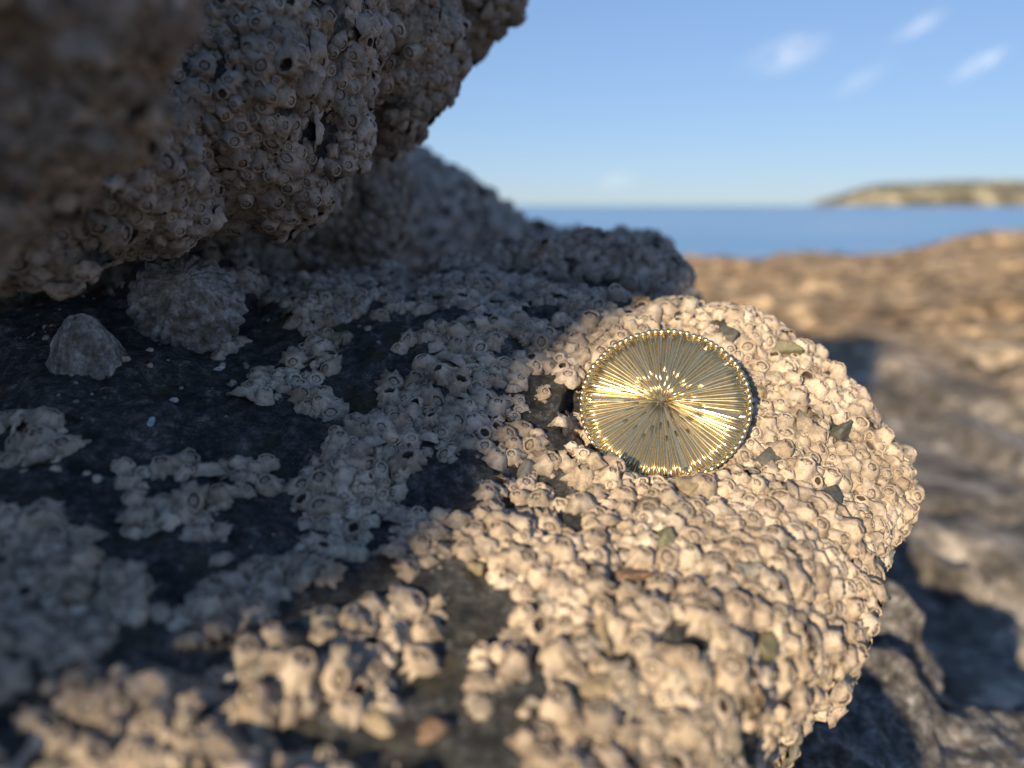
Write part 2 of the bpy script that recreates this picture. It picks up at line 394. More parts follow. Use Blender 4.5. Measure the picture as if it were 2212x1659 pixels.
# --- unseen rock added behind the camera, shaped to cast the shade on the left
def rock_mass(name, c, r, sq, seed, label, h=1.6):
    c = np.array(c, float); e = np.array(sq) * r + 4
    lo, X, Y, Z, N = sample_grid(c - e, c + e, h)
    # superellipsoid, blocky like fractured stone
    q = (np.abs((X - c[0]) / sq[0]) ** 4 + np.abs((Y - c[1]) / sq[1]) ** 4 + np.abs((Z - c[2]) / sq[2]) ** 4) ** 0.25 - r
    v, qd = polygonise(q * min(sq), lo, h); qd, n = orient(v, qd, q, lo, h)
    v = rough_up(v, n, [(14, 8), (6, 2.5), (2.5, 0.5)], seed)
    o = mesh_np(name, v, qd, M['far_rock']); tag(o, label, 'rock'); return o
SIDE = []   # filled below, see shade section
def shade_rock():
    """an added, unseen left-hand rock: its right edge follows the edge of the shade lying on the boulder"""
    YP = -80.0
    pts = [(-500, 1700, 8.4), (200, 1420, 10.7), (560, 1290, 12.4), (900, 1230, 13.4), (1000, 1000, 16.2), (1060, 830, 18.2), (1170, 735, 19.8), (1430, 680, 21.5), (1520, 660, 25)]
    e = []
    for p in pts:
        w = P(*p); t = (YP - w[1]) / SUN.y
        e.append((w[0] + t * SUN.x, w[2] + t * SUN.z))
    return YP, e
YP, edge = shade_rock()
edge = sorted(edge, key=lambda a: a[1]); edge += [(a - 56 * SUN.x / SUN.y, b - 56 * SUN.z / SUN.y) for a, b in ((-20.3, 15.2), (-20.0, 30.0))]
edge = sorted(edge, key=lambda a: a[1])
print('shade edge', [(round(a, 1), round(b, 1)) for a, b in edge])
h = 2.2
lo, X, Y, Z, N = sample_grid((-108, -112, -64), (-14, -76, 74), h)
ez = np.array([b for a, b in edge]); ex = np.array([a for a, b in edge])
z0 = Z.reshape(1, 1, -1) - (Y - YP) * (SUN.z / SUN.y); xe = np.interp(z0, ez, ex)
yslab = np.abs(Y + 94) - 14
g = (X - xe) * 0.8 - (Y - YP) * (SUN.x / SUN.y) * 0.8
F = -smin(-g, -yslab, 1.5); F = -smin(-F, -(np.abs(Z) - 67), 3.0); F = -smin(-F, X + 100 - 0 * Y, 3.0)
v, qd = polygonise(F, lo, h); qd, n = orient(v, qd, F, lo, h)
v = rough_up(v, n, [(6, 1.6), (2.5, 0.9)], 5)
o = mesh_np('shade_blocker_rock', v, qd, M['far_rock'])
tag(o, 'added rock wall out of view behind the viewpoint, shading the left side', 'rock')
perp = np.array([0.89, -0.45]); back = np.array([-0.45, -0.89])
def uv(u, t): q = u * perp + t * back; return q[0], q[1]

# ------------------------------------------------------------------ shelf, sea, headland
def add_shade_grey(m):  # near rock is greyer, and its shade is put into the colour too
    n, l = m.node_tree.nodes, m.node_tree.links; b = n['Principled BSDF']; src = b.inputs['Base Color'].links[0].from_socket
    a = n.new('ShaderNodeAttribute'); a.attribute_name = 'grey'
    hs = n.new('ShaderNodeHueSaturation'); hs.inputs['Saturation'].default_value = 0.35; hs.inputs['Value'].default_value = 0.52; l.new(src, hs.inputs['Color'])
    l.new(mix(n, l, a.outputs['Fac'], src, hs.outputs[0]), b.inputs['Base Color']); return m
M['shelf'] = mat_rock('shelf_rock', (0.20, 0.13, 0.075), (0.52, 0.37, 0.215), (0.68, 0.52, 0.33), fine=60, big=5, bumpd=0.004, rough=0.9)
add_shade_grey(M['shelf'])
azf = np.radians(np.concatenate([np.linspace(-180, -5, 50, endpoint=False), np.linspace(-5, 42, 260, endpoint=False), np.linspace(42, 180, 45)]))
rr = np.concatenate([[0.5], np.geomspace(30, 1400, 220)])
A, R = np.meshgrid(azf, rr, indexing='ij')
x, y = R * np.sin(A), R * np.cos(A)
deg = np.degrees(A)
crest_ang = np.interp(deg, [-180, 0, 10, 13, 20, 26, 29, 34, 45, 180], [3.4, 3.4, 3.3, 3.15, 2.7, 2.3, 1.6, 1.15, 0.9, 2])
crest_r = np.interp(deg, [-180, 13, 34, 180], [520, 520, 640, 640])
zc = -np.tan(np.radians(crest_ang)) * crest_r
near = -30.0
t = np.clip((R - 110) / (crest_r - 110), 0, 1)
z = near + (zc - near) * (t * t * (3 - 2 * t)) - np.clip(R - crest_r, 0, None) * 0.75
p3 = np.stack([x, y * 1.0, np.zeros_like(x)], -1)
flow = p3 @ np.array([[1.0, 0.25, 0], [-0.5, 1.0, 0], [0, 0, 1]])   # bedding runs obliquely
fl = flow * np.array([0.45, 1.0, 1])
att = np.clip(R / 330, 0.4, 1)
n1 = fbm(fl, 90, 3, 3); n2 = fbm(fl, 30, 3, 5); n3 = fbm(p3, 7, 3, 9)
ridge = 1 - np.abs(n1) * 2
z = z + n1 * 10 * att - 3 * att + (np.floor(n2 * 4) / 4 * 0.6 + n2 * 0.4) * 7 * att + n3 * 2.2
z = np.where(R > crest_r * 1.02, np.minimum(z, zc + 4), z)
crack = np.exp(-((y - 63.6 + 1.75 * (x - 34.8) + 3 * vnoise(p3, 9, 4)) / 2.3) ** 2) * (x > 29)
crack2 = np.exp(-((y - 117 + 0.41 * (x - 53.6) + 5 * vnoise(p3, 18, 6)) / 4.3) ** 2) * (x > 43)
strat = (z + 0.10 * x + 3 * vnoise(p3, 45, 31)) / 3.4
z = z + (np.floor(strat) - strat + np.clip((strat % 1) * 4, 0, 1)) * 2.2 * (R < 240)
z = z - crack * 7 - crack2 * 7
v = np.stack([x, y, np.maximum(z, -150)], -1).reshape(-1, 3)
na, nr = A.shape
I = (np.arange(na - 1)[:, None] * nr + np.arange(nr - 1)[None]).ravel()
q = np.stack([I, I + 1, I + nr + 1, I + nr], 1)
near_shade = np.clip((230 - R + 70 * fbm(p3, 60, 3, 21)) / 70, 0, 1).ravel()  # nearer ground, darkened in colour instead of by a cast shadow
shelf = mesh_np('ground', v, q[:, ::-1], M['shelf'], attrs={'grey': near_shade}); tag(shelf, kind='structure')

SEA = -1.25
m, n, l, b = nodes('sea_water')
b.inputs['Base Color'].default_value = (0.030, 0.105, 0.24, 1); b.inputs['Roughness'].default_value = 0.35; b.inputs['Specular IOR Level'].default_value = 0.5
tc = n.new('ShaderNodeTexCoord'); mp = n.new('ShaderNodeMapping'); mp.inputs['Scale'].default_value = (0.25, 1.0, 1); l.new(tc.outputs['Object'], mp.inputs['Vector'])
t1 = tex(n, l, 'noise', 0.8, 6, 0.65, vec=mp.outputs[0]); t2 = tex(n, l, 'noise', 0.02, 4, 0.6, vec=mp.outputs[0])
c = ramp(n, l, t2.outputs[0], [(0.35, (0.16, 0.34, 0.56)), (0.55, (0.24, 0.43, 0.66)), (0.75, (0.36, 0.54, 0.74))])
l.new(c.outputs[0], b.inputs['Base Color'])
wc = tex(n, l, 'noise', 0.12, 6, 0.8, vec=mp.outputs[0]); wr = ramp(n, l, wc.outputs[0], [(0.57, (0, 0, 0)), (0.66, (0.8,) * 3)])
l.new(mix(n, l, wr.outputs[0], c.outputs[0], (0.75, 0.78, 0.80)), b.inputs['Base Color'])
bump(n, l, b, t1.outputs[0], 1.0, 0.22)
M['sea'] = m
azs = np.radians(np.linspace(0, 360, 181)); rs = np.concatenate([[3], np.geomspace(4.5, 25000, 120)])
A, R = np.meshgrid(azs, rs, indexing='ij'); x, y = R * np.sin(A), R * np.cos(A)
wv = np.stack([x * 0.5, y, np.zeros_like(x)], -1)
z = SEA + 0.10 * fbm(wv, 3.0, 3, 77) * np.clip(1 - R / 400, 0, 1)
na, nr = A.shape; I = (np.arange(na - 1)[:, None] * nr + np.arange(nr - 1)[None]).ravel()
q = np.stack([I, I + nr, I + nr + 1, I + 1], 1)
tag(mesh_np('sea', np.stack([x, y, z], -1).reshape(-1, 3), q, M['sea'], scale=1.0), kind='structure')

M['headland'] = mat_rock('headland_turf', (0.24, 0.22, 0.14), (0.32, 0.285, 0.20), (0.36, 0.315, 0.225), fine=0.06, big=0.012, bumpd=3.0, rough=0.95)
xs = np.linspace(0, 1, 260); ys = np.linspace(0, 1, 60); U, V = np.meshgrid(xs, ys, indexing='ij')
hy = 1500 + V * 700; hx0 = 566 + U * 1500; hx = hx0 * hy / 1500
crest = np.interp(hx0, [566, 590, 640, 680, 760, 900, 1300, 2100], [0, 14, 31, 44, 50, 52, 54, 57])
pr = np.interp(V, [0, 0.03, 0.10, 0.35, 1.0], [-0.15, 0.0, 0.62, 1.0, 0.9])
hz = SEA - 2 + (crest + 3) * pr * (1 + 0.05 * fbm(np.stack([hx, hy, 0 * hx], -1), 160, 3, 8)) + 3.0 * fbm(np.stack([hx, hy, 0 * hx], -1), 60, 3, 4) * pr
hy2 = hy + 30 * fbm(np.stack([hx, 0 * hx, 0 * hx], -1), 140, 3, 6)
nu, nv = U.shape; I = (np.arange(nu - 1)[:, None] * nv + np.arange(nv - 1)[None]).ravel()
q = np.stack([I, I + nv, I + nv + 1, I + 1], 1)
tag(mesh_np('headland', np.stack([hx, hy2, hz], -1).reshape(-1, 3), q, M['headland'], scale=1.0), kind='structure')

# ------------------------------------------------------------------ barnacles
def barnacle_mesh(K, rings, seed, op_open=False, aspect=None, lean=0.0):
    """unit barnacle: base radius ~1, height ~h; returns shell (v,f,groove) and operculum plates (v,f,groove)"""
    r = np.random.default_rng(seed)
    th = np.linspace(0, 2 * np.pi, K, endpoint=False)
    nr = r.integers(6, 10)
    ph = r.uniform(0, 6.28)
    hh = r.uniform(0.5, 0.9)
    lob = 1 + 0.10 * np.cos(2 * th + r.uniform(0, 6.28)) + 0.07 * np.cos(3 * th + r.uniform(0, 6.28))
    wob = 0.35 * np.sin(2 * th + r.uniform(0, 6)) + 0.25 * np.sin(3 * th + r.uniform(0, 6))
    rib = np.abs(np.cos(nr * th / 2 * 1.0 + ph + wob))      # sharp valleys between rounded plates
    jag = np.where(np.arange(K) % 2 == 0, 1, -1) * r.uniform(0.3, 1.0, K) + r.uniform(-.4, .4, K)
    asp = aspect or r.uniform(1.15, 1.6)
    phi = r.uniform(0, 6.28)
    ca = np.abs(np.cos(th - phi)) / asp; sa = np.abs(np.sin(th - phi))
    ap = (ca ** 1.5 + sa ** 1.5) ** (-1 / 1.5); ap = ap / ap.mean()
    apr = r.uniform(0.34, 0.46) * (1.15 if op_open else 1)
    off = np.array([r.uniform(-.12, .12), r.uniform(-.12, .12)])
    full = [(1.24, -0.30, 1.0, .27), (1.15, 0.0, 1.0, .26), (0.93, 0.20, .9, .15), (0.83, 0.42, .8, .09), (0.74, 0.64, .6, .05), (0.64, 0.83, .4, .04), (0.55, 0.95, .1, .03)]
    if rings < 7: full = [full[i] for i in (0, 1, 3, 5)]
    V = []; G = []
    for (fr, fh, ribw, jw) in full:
        w = 1 - np.clip((fr - apr) / (1 - apr), 0, 1)
        out = (fr * (1 + 0.05 * r.uniform(-1, 1, K)) * lob * (1 - ribw * 0.17 * (1 - rib)) + jw * jag * 0.75) * (1 - w ** 2) + w ** 2 * ap * fr
        rad = out
        zz = hh * fh + 0.06 * r.uniform(-1, 1, K)
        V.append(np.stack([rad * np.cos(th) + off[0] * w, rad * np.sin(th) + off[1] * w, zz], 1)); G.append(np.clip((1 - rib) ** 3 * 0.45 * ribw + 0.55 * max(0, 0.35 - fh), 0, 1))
    rimz = 0.05 * np.cos(th * r.integers(3, 6) + r.uniform(0, 6)) + 0.035 * r.uniform(-1, 1, K)
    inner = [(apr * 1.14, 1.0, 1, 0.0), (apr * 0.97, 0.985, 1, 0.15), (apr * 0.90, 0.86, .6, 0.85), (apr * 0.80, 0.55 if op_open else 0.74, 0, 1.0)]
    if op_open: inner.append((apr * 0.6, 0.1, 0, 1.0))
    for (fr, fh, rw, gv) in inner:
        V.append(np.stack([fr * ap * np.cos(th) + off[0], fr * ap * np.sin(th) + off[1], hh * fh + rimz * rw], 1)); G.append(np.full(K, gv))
    L = len(V)
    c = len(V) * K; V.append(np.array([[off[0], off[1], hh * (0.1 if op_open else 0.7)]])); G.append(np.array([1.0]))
    v = np.concatenate(V); g = np.concatenate(G)
    k = np.arange(K); k2 = (k + 1) % K
    f = np.concatenate([np.stack([i * K + k, i * K + k2, (i + 1) * K + k2, (i + 1) * K + k], 1) for i in range(L - 1)])
    tri = np.stack([(L - 1) * K + k, (L - 1) * K + k2, np.full(K, c)], 1)
    v[:, 0] += lean * np.clip(v[:, 2], 0, None)
    shell = (v, f, tri, g)
    if op_open: return shell, None
    # operculum: two pairs of valves meeting along a cross
    ov = []; of = []; og = []
    for s in range(4):
        a0 = phi + s * math.pi / 2; o0 = len(ov)
        for j in range(4):
            a = a0 + 0.05 + (math.pi / 2 - 0.1) * j / 3
            cc = abs(math.cos(a - phi)) / asp; ss = abs(math.sin(a - phi)); e = (cc ** 1.5 + ss ** 1.5) ** (-1 / 1.5)
            e = e / ((1 + asp) / 2) * apr * 0.93
            ov.append((off[0] + e * math.cos(a), off[1] + e * math.sin(a), hh * 0.76)); og.append(0.55)
        for j in range(4):
            a = a0 + 0.05 + (math.pi / 2 - 0.1) * j / 3
            cc = abs(math.cos(a - phi)) / asp; ss = abs(math.sin(a - phi)); e = (cc ** 1.5 + ss ** 1.5) ** (-1 / 1.5)
            e = e / ((1 + asp) / 2) * apr * 0.55
            ov.append((off[0] + e * math.cos(a), off[1] + e * math.sin(a), hh * (0.90 + 0.03 * (s % 2)))); og.append(0.0)
        am = a0 + math.pi / 4
        ov.append((off[0] + 0.012 * math.cos(am), off[1] + 0.012 * math.sin(am), hh * 0.93)); og.append(0.2)
        for j in range(3): of.append((o0 + j, o0 + j + 1, o0 + 5 + j, o0 + 4 + j))
        for j in range(3): of.append((o0 + 4 + j, o0 + 5 + j, o0 + 8, o0 + 8))
    ov = np.array(ov); ov[:, 0] += lean * np.clip(ov[:, 2], 0, None)
    of = np.array(of)
    return shell, (ov, of[of[:, 2] != of[:, 3]], of[of[:, 2] == of[:, 3]][:, :3], np.array(og))

bv = np.concatenate([r[1] for r in ROCKS]); offs = np.cumsum([0] + [len(r[1]) for r in ROCKS]); bq = np.concatenate([r[2] + o for r, o in zip(ROCKS, offs)])
bvh = BVHTree.FromPolygons([Vector(a) for a in bv.tolist()], bq.tolist())

# things that take up room on the rock: (centre, radius) in cm
KEEP = []
STONES = [  # px, py, size px, colour key, flatness
    (1652, 993, 34, 'slate', .6), (1808, 942, 36, 'slate', .8), (1794, 1069, 34, 'slate', .7), (1695, 756, 24, 'olive', .9), (1699, 1051, 26, 'slate', .5),
    (1672, 815, 26, 'quartz', .9), (1700, 842, 20, 'quartz', .9), (1640, 850, 22, 'amber', .7), (1481, 1069, 30, 'amber', .5), (1605, 1229, 34, 'grey', .5),
    (1651, 1399, 40, 'olive', 1.0), (1293, 1484, 34, 'amber', .9), (1365, 1240, 34, 'rust', .6), (1439, 1168, 26, 'green', .6), (1538, 1286, 30, 'quartz', .6),
    (1298, 1380, 32, 'amber', .6), (1142, 1008, 30, 'grey', .9), (944, 1568, 34, 'rust', .6), (830, 1568, 34, 'amber', .6), (1030, 1230, 22, 'amber', .7),
    (469, 797, 11, 'white', .5), (375, 865, 12, 'white', .6), (322, 917, 10, 'chip', .9), (1570, 715, 26, 'slate', .8), (1180, 1290, 26, 'grey', .6)]
def surf(px, py):
    d = P(px, py, 1.0); hit = bvh.ray_cast(Vector((0, 0, 0)), Vector(d / np.linalg.norm(d)))
    return hit
stone_at = []
for s in STONES:
    hit = surf(s[0], s[1])
    if hit[0] is None: continue
    dep = np.array(hit[0]) @ FWD; rad = s[2] / 1671 * dep
    stone_at.append((s, np.array(hit[0]), np.array(hit[1]), rad, dep)); KEEP.append((np.array(hit[0]), rad * 0.8))
LIMP = [(405, 668, 1.32, 'big'), (190, 772, 0.80, 'small')]
limp_at = []
for px, py, r, k in LIMP:
    hit = surf(px, py); limp_at.append((np.array(hit[0]), np.array(hit[1]), r, k)); KEEP.append((np.array(hit[0]), r * 1.1)); KEEP.append((P(405, 660, 19.3) if k == 'big' else np.array(hit[0]), r * 1.05))
    print('limpet', k, hit[0], hit[1], np.array(hit[0]) @ FWD)

def scatter(name, v, n, rmean, mind, dens_fn, seed, maxn=200000):
    r = np.random.default_rng(seed)
    px, py, d = project(v)
    vis = (d > 3) & (px > -420) & (px < 2630) & (py > -330) & (py < 2000)
    vd = -v / np.linalg.norm(v, axis=1, keepdims=True)
    vis &= (n * vd).sum(1) > (-0.45 if name in ('boulder', 'overhang') else -0.1)
    idx = np.nonzero(vis)[0]
    dn = dens_fn(v[idx], px[idx], py[idx], n[idx])
    cl = fbm(v[idx], 0.9, 3, seed) * 0.5 + 0.5
    cl = (np.argsort(np.argsort(cl)) / len(cl))
    idx = idx[cl < dn]
    r.shuffle(idx)
    grid = {}; cs = 0.62; out = []
    for phase, (lo_, hi_) in enumerate(((0.95, 1.75), (0.65, 1.1), (0.35, 0.7))):
        for i in idx:
            rad = rmean * r.uniform(lo_, hi_) 
            p = v[i]; key = (int(p[0] // cs), int(p[1] // cs), int(p[2] // cs)); ok = True
            for a in (-1, 0, 1):
                for b_ in (-1, 0, 1):
                    for c_ in (-1, 0, 1):
                        for (q, rq) in grid.get((key[0] + a, key[1] + b_, key[2] + c_), ()):
                            dd = (p[0] - q[0]) ** 2 + (p[1] - q[1]) ** 2 + (p[2] - q[2]) ** 2
                            m_ = mind * (rad + rq)
                            if dd < m_ * m_: ok = False; break
                        if not ok: break
                    if not ok: break
                if not ok: break
            if not ok: continue
            w_ = p + n[i] * rad - DC; al = w_ @ NRMV; ra_ = math.sqrt(max(w_ @ w_ - al * al, 0))
            if ra_ < 2.02 + rad * 0.3 and -2 < al and al > (-0.16 if ra_ < 1.9 else 0.0): continue
            for (q, rq) in KEEP:
                if np.abs(p - q).max() < rq + rad * 0.5 and np.linalg.norm(p - q) < rq + rad * 0.45: ok = False; break
            if not ok: continue
            grid.setdefault(key, []).append((tuple(p), rad)); out.append((p, n[i], rad, name))
            if len(out) >= maxn: return out
    return out
def dens_boulder(v, px, py, n): return cover(px, py)
def dens_over(v, px, py, n):
    d = np.full(len(v), 0.84); d[(n[:, 2] < -0.5)] = 0.6
    return d
def dens_full(v, px, py, n): return np.full(len(v), 0.9)
B = []
R0 = {r[0]: r for r in ROCKS}
B += scatter('boulder', R0['boulder'][1], R0['boulder'][3], 0.197, 0.64, dens_boulder, 101)
B += scatter('overhang', R0['overhanging_rock'][1], R0['overhanging_rock'][3], 0.195, 0.66, dens_over, 102)
_v, _n = R0['boulder'][1], R0['boulder'][3]; _r = np.random.default_rng(9); _px, _py, _d = project(_v)
_ok = np.nonzero((_d > 5) & (_px > -50) & (_px < 2250) & (_py > 500) & (_py < 1700) & (_n[:, 2] > 0.2))[0]
for i in _r.choice(_ok, 1300, replace=False):
    c_ = cover(_px[i:i + 1], _py[i:i + 1])[0]
    if c_ < 0.75 and fbm(_v[i:i + 1], 1.3, 2, 55)[0] > -0.1: B.append((_v[i], _n[i], 0.025 + 0.085 * _r.random() ** 2.5, 'boulder'))
print('barnacles', len(B))
far = scatter('slope', R0['sloping_rock'][1], R0['sloping_rock'][3], 0.42, 0.8, dens_full, 103) + scatter('hump', R0['square_topped_rock'][1], R0['square_topped_rock'][3], 0.26, 0.8, dens_full, 104)
print('far barnacles', len(far))

def basis(nrm, r, tilt=0.32):
    z = nrm + r.normal(0, tilt, 3); z = z / np.linalg.norm(z)
    a = r.normal(0, 1, 3); x = a - z * (a @ z); x /= np.linalg.norm(x); y = np.cross(z, x)
    return np.stack([x, y, z], 1)
# who shows largest in the photograph
vis = []
for i, (p, nn, rad, nm) in enumerate(B):
    px, py, d = project(p)
    if not (-20 < px < 2232 and -20 < py < 1679) or d < 3: continue
    tip = p + nn * rad * 1.3
    ln = np.linalg.norm(tip); hit = bvh.ray_cast(Vector((0, 0, 0)), Vector(tip / ln))
    if hit[0] is not None and hit[3] < ln - 0.25: continue
    face = abs(nn @ (tip / ln)); vis.append((-(rad / d) ** 2 * (0.5 + 0.5 * face), i))
visible = set(i for _, i in vis)
vis.sort(); single = set(i for _, i in vis[:300])
print('visible', len(vis))

PROTO = []; PROTO_D = []
for s in range(14):
    op = s == 5
    sh, pl = barnacle_mesh(24, 7, 500 + s, op_open=op)
    nv = len(sh[0]); me = mesh_np('shell', sh[0], [sh[1], sh[2]], M['barnacle'], link=False, attrs={'groove': sh[3], 'tint': np.full(nv, s / 14)})
    pm = None
    if pl is not None: pm = mesh_np('opercular_plates', pl[0], [pl[1], pl[2]], M['barnacle'], link=False, smooth=False, attrs={'groove': pl[3], 'tint': np.full(len(pl[0]), s / 14 + 0.05)})
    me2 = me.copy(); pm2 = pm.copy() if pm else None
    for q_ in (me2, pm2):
        if q_: at = q_.attributes.new('grey_tone', 'FLOAT', 'POINT'); at.data.foreach_set('value', np.full(len(q_.vertices), 1.0, np.float32))
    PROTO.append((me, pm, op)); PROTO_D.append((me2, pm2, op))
rb = np.random.default_rng(55)
LOW = [barnacle_mesh(10, 4, 900 + s, op_open=(s % 9 == 4)) for s in range(24)]
MINI = []
for s_ in range(12):                                    # for shells seen as specks or not at all
    r_ = np.random.default_rng(1300 + s_); t_ = np.linspace(0, 2 * np.pi, 6, endpoint=False); vv = []
    for rad_, z_ in ((1.2, -0.3), (0.88, 0.35), (0.48, 0.75)): vv.append(np.stack([rad_ * r_.uniform(.85, 1.15, 6) * np.cos(t_), rad_ * r_.uniform(.85, 1.15, 6) * np.sin(t_), np.full(6, z_) + r_.uniform(-.05, .05, 6)], 1))
    vv.append(np.array([[0, 0, 0.6]])); k_ = np.arange(6); l_ = (k_ + 1) % 6
    MINI.append(((np.concatenate(vv), np.concatenate([np.stack([i_ * 6 + k_, i_ * 6 + l_, (i_ + 1) * 6 + l_, (i_ + 1) * 6 + k_], 1) for i_ in range(2)]), np.stack([12 + k_, 12 + l_, np.full(6, 18)], 1), np.r_[np.full(6, .2), np.zeros(12), 0.7]), None))
MID = [barnacle_mesh(18, 7, 700 + s, op_open=(s % 20 == 4)) for s in range(40)]
def place_label(p, op, rad):
    px, py, d = project(p); lit = None
    a = 'open empty' if op else 'closed'
    return px, py, a
def grey_tone(p, nm):
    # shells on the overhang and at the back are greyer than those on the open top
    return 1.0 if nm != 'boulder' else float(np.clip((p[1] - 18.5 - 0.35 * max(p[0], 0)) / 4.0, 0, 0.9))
acc = {}
def push(key, item, Rm, p, rad, tint, hs):
    (sv, sq, st, sg), pl = item
    a = acc.setdefault(key, dict(v=[], q=[], t=[], g=[], c=[], d=[], n=0))
    for part in ((sv, sq, st, sg), pl):
        if part is None: continue
        w = part[0] * np.array([rad, rad, rad * hs]); w = w @ Rm.T + p
        a['v'].append(w); a['q'].append(part[1] + a['n']); a['t'].append(part[2] + a['n']); a['g'].append(part[3]); a['c'].append(np.full(len(w), tint)); a['d'].append(np.full(len(w), 1.0 if rad < 0.06 else grey_tone(p, key))); a['n'] += len(w)
SINGLES = []
for i, (p, nn, rad, nm) in enumerate(B):
    hs = rb.uniform(0.6, 1.3); Rm = basis(nn, rb)
    if i in single: SINGLES.append((p, Rm, rad, hs, nm)); continue
    px, py, d = project(p); s = rad / max(d, 1) * 1671
    if rad < 0.08: lod = MINI if s < 6 else LOW
    elif i in visible: lod = MID if (s > 24 or (s > 7 and 12.5 < d < 23)) else LOW
    else:
        if rb.random() < (0.3 if -150 < px < 2360 and -150 < py < 1800 else 0.6): continue
        lod = MINI
    push(nm, lod[rb.integers(len(lod))], Rm, p - nn * rad * 0.05, rad, rb.random(), hs)
for (p, nn, rad, nm) in far: push(nm, MINI[rb.integers(len(MINI))], basis(nn, rb), p, rad, rb.random() * 0.3, rb.uniform(.7, 1.1))
tot = 0
LAB = {'boulder': 'crust of small pale barnacles covering the boulder around the brass disc', 'overhang': 'crust of small grey barnacles covering the overhanging rock',
       'foot': 'blurred barnacles on the knobbly rock at lower right', 'slope': 'blurred barnacles covering the sloping rock behind', 'hump': 'blurred barnacles on the square topped rock'}
for k, a in acc.items():
    o = mesh_np('barnacles', np.concatenate(a['v']), [np.concatenate(a['q']), np.concatenate(a['t'])], M['barnacle'], attrs={'groove': np.concatenate(a['g']), 'tint': np.concatenate(a['c']), 'grey_tone': np.concatenate(a['d'])})
    tag(o, LAB[k], 'barnacles', kind='stuff'); tot += sum(len(x) for x in a['q']) * 2 + sum(len(x) for x in a['t'])
print('stuff tris', tot)

# single barnacles, each a thing with its shell and plates
def region(px, py, nm):
    if nm == 'overhang':
        if px < 400 and py < 330: return 'of the blurred lump nearest the camera'
        if px < 250 and py < 800: return "of the overhang's lower left lip"
        if px < 650: return "of the shaded overhang's middle"
        return 'of the overhang beside the sky'
    if py > 1480: return 'of the bottom edge strip'
    if py > 1150: return 'of the crust below the bare dark rock' if px < 900 else 'of the sunlit slope below the disc'
    if px < 900: return 'of the bare dark rock beside the disc'
    if px < 1433: return 'of the patch just left of the disc'
    return 'of the shoulder right of the disc'
groups = {}
for s in SINGLES:
    px, py, d = project(s[0]); op = None
    groups.setdefault(region(px, py, s[4]), []).append((px, py, s))
ORD = ['highest', 'second highest', 'third highest', 'fourth highest', 'fifth highest', 'sixth highest', 'seventh highest', 'eighth highest', 'ninth highest', 'tenth highest', 'eleventh highest', 'twelfth highest', 'thirteenth highest', 'fourteenth highest', 'fifteenth highest', 'sixteenth highest', 'seventeenth highest', 'eighteenth highest']
for reg, mem in groups.items():
    xs_ = np.array([m_[0] for m_ in mem]); ys_ = np.array([m_[1] for m_ in mem]); cells = {}
    nc = 1 if len(mem) < 4 else 3; wide = np.ptp(xs_) > 1300 and np.ptp(ys_) < 260
    for i, m_ in enumerate(mem):
        fx = (m_[0] - xs_.min()) / max(np.ptp(xs_), 1); fy = (m_[1] - ys_.min()) / max(np.ptp(ys_), 1)
        if wide: cx_ = ('far left', 'left', 'left centre', 'centre left', 'centre right', 'right centre', 'right', 'far right')[min(int(fx * 8), 7)]; cy_ = ''
        else: cx_ = ('left', 'centre', 'right')[min(int(fx * 3), 2)]; cy_ = ('upper', 'middle', 'lower')[min(int(fy * 3), 2)]
        cell = (cy_ + ' ' + cx_).strip() if nc == 3 else 'edge'
        cells.setdefault(cell, []).append(i)
    for cell, ids in cells.items():
        ids.sort(key=lambda i: mem[i][1])
        for k_, i in enumerate(ids):
            px, py, (p, Rm, rad, hs, nm) = mem[i]
            pr = (PROTO_D if grey_tone(p, nm) > 0.5 else PROTO)[rb.integers(len(PROTO))]
            m4 = Matrix.Identity(4); q = Rm * np.array([rad, rad, rad * hs])
            for a in range(3):
                for b_ in range(3): m4[a][b_] = q[a][b_]
                m4[a][3] = (p[a] - Rm[a][2] * rad * 0.05) * CM
            root = empty('barnacle', m4)
            od = '' if len(ids) == 1 else ('lowest ' if k_ == len(ids) - 1 else ORD[min(k_, 17)] + ' ')
            lab = od + ('empty barnacle' if pr[2] else 'closed barnacle') + ', ' + cell + ' ' + reg
            tag(root, lab, 'barnacle', 'large barnacles ' + reg)
            o = bpy.data.objects.new('shell', pr[0]); C.objects.link(o); o.parent = root
            if pr[1]: o = bpy.data.objects.new('opercular_plates', pr[1]); C.objects.link(o); o.parent = root
print('groups', {k: len(v) for k, v in groups.items()})

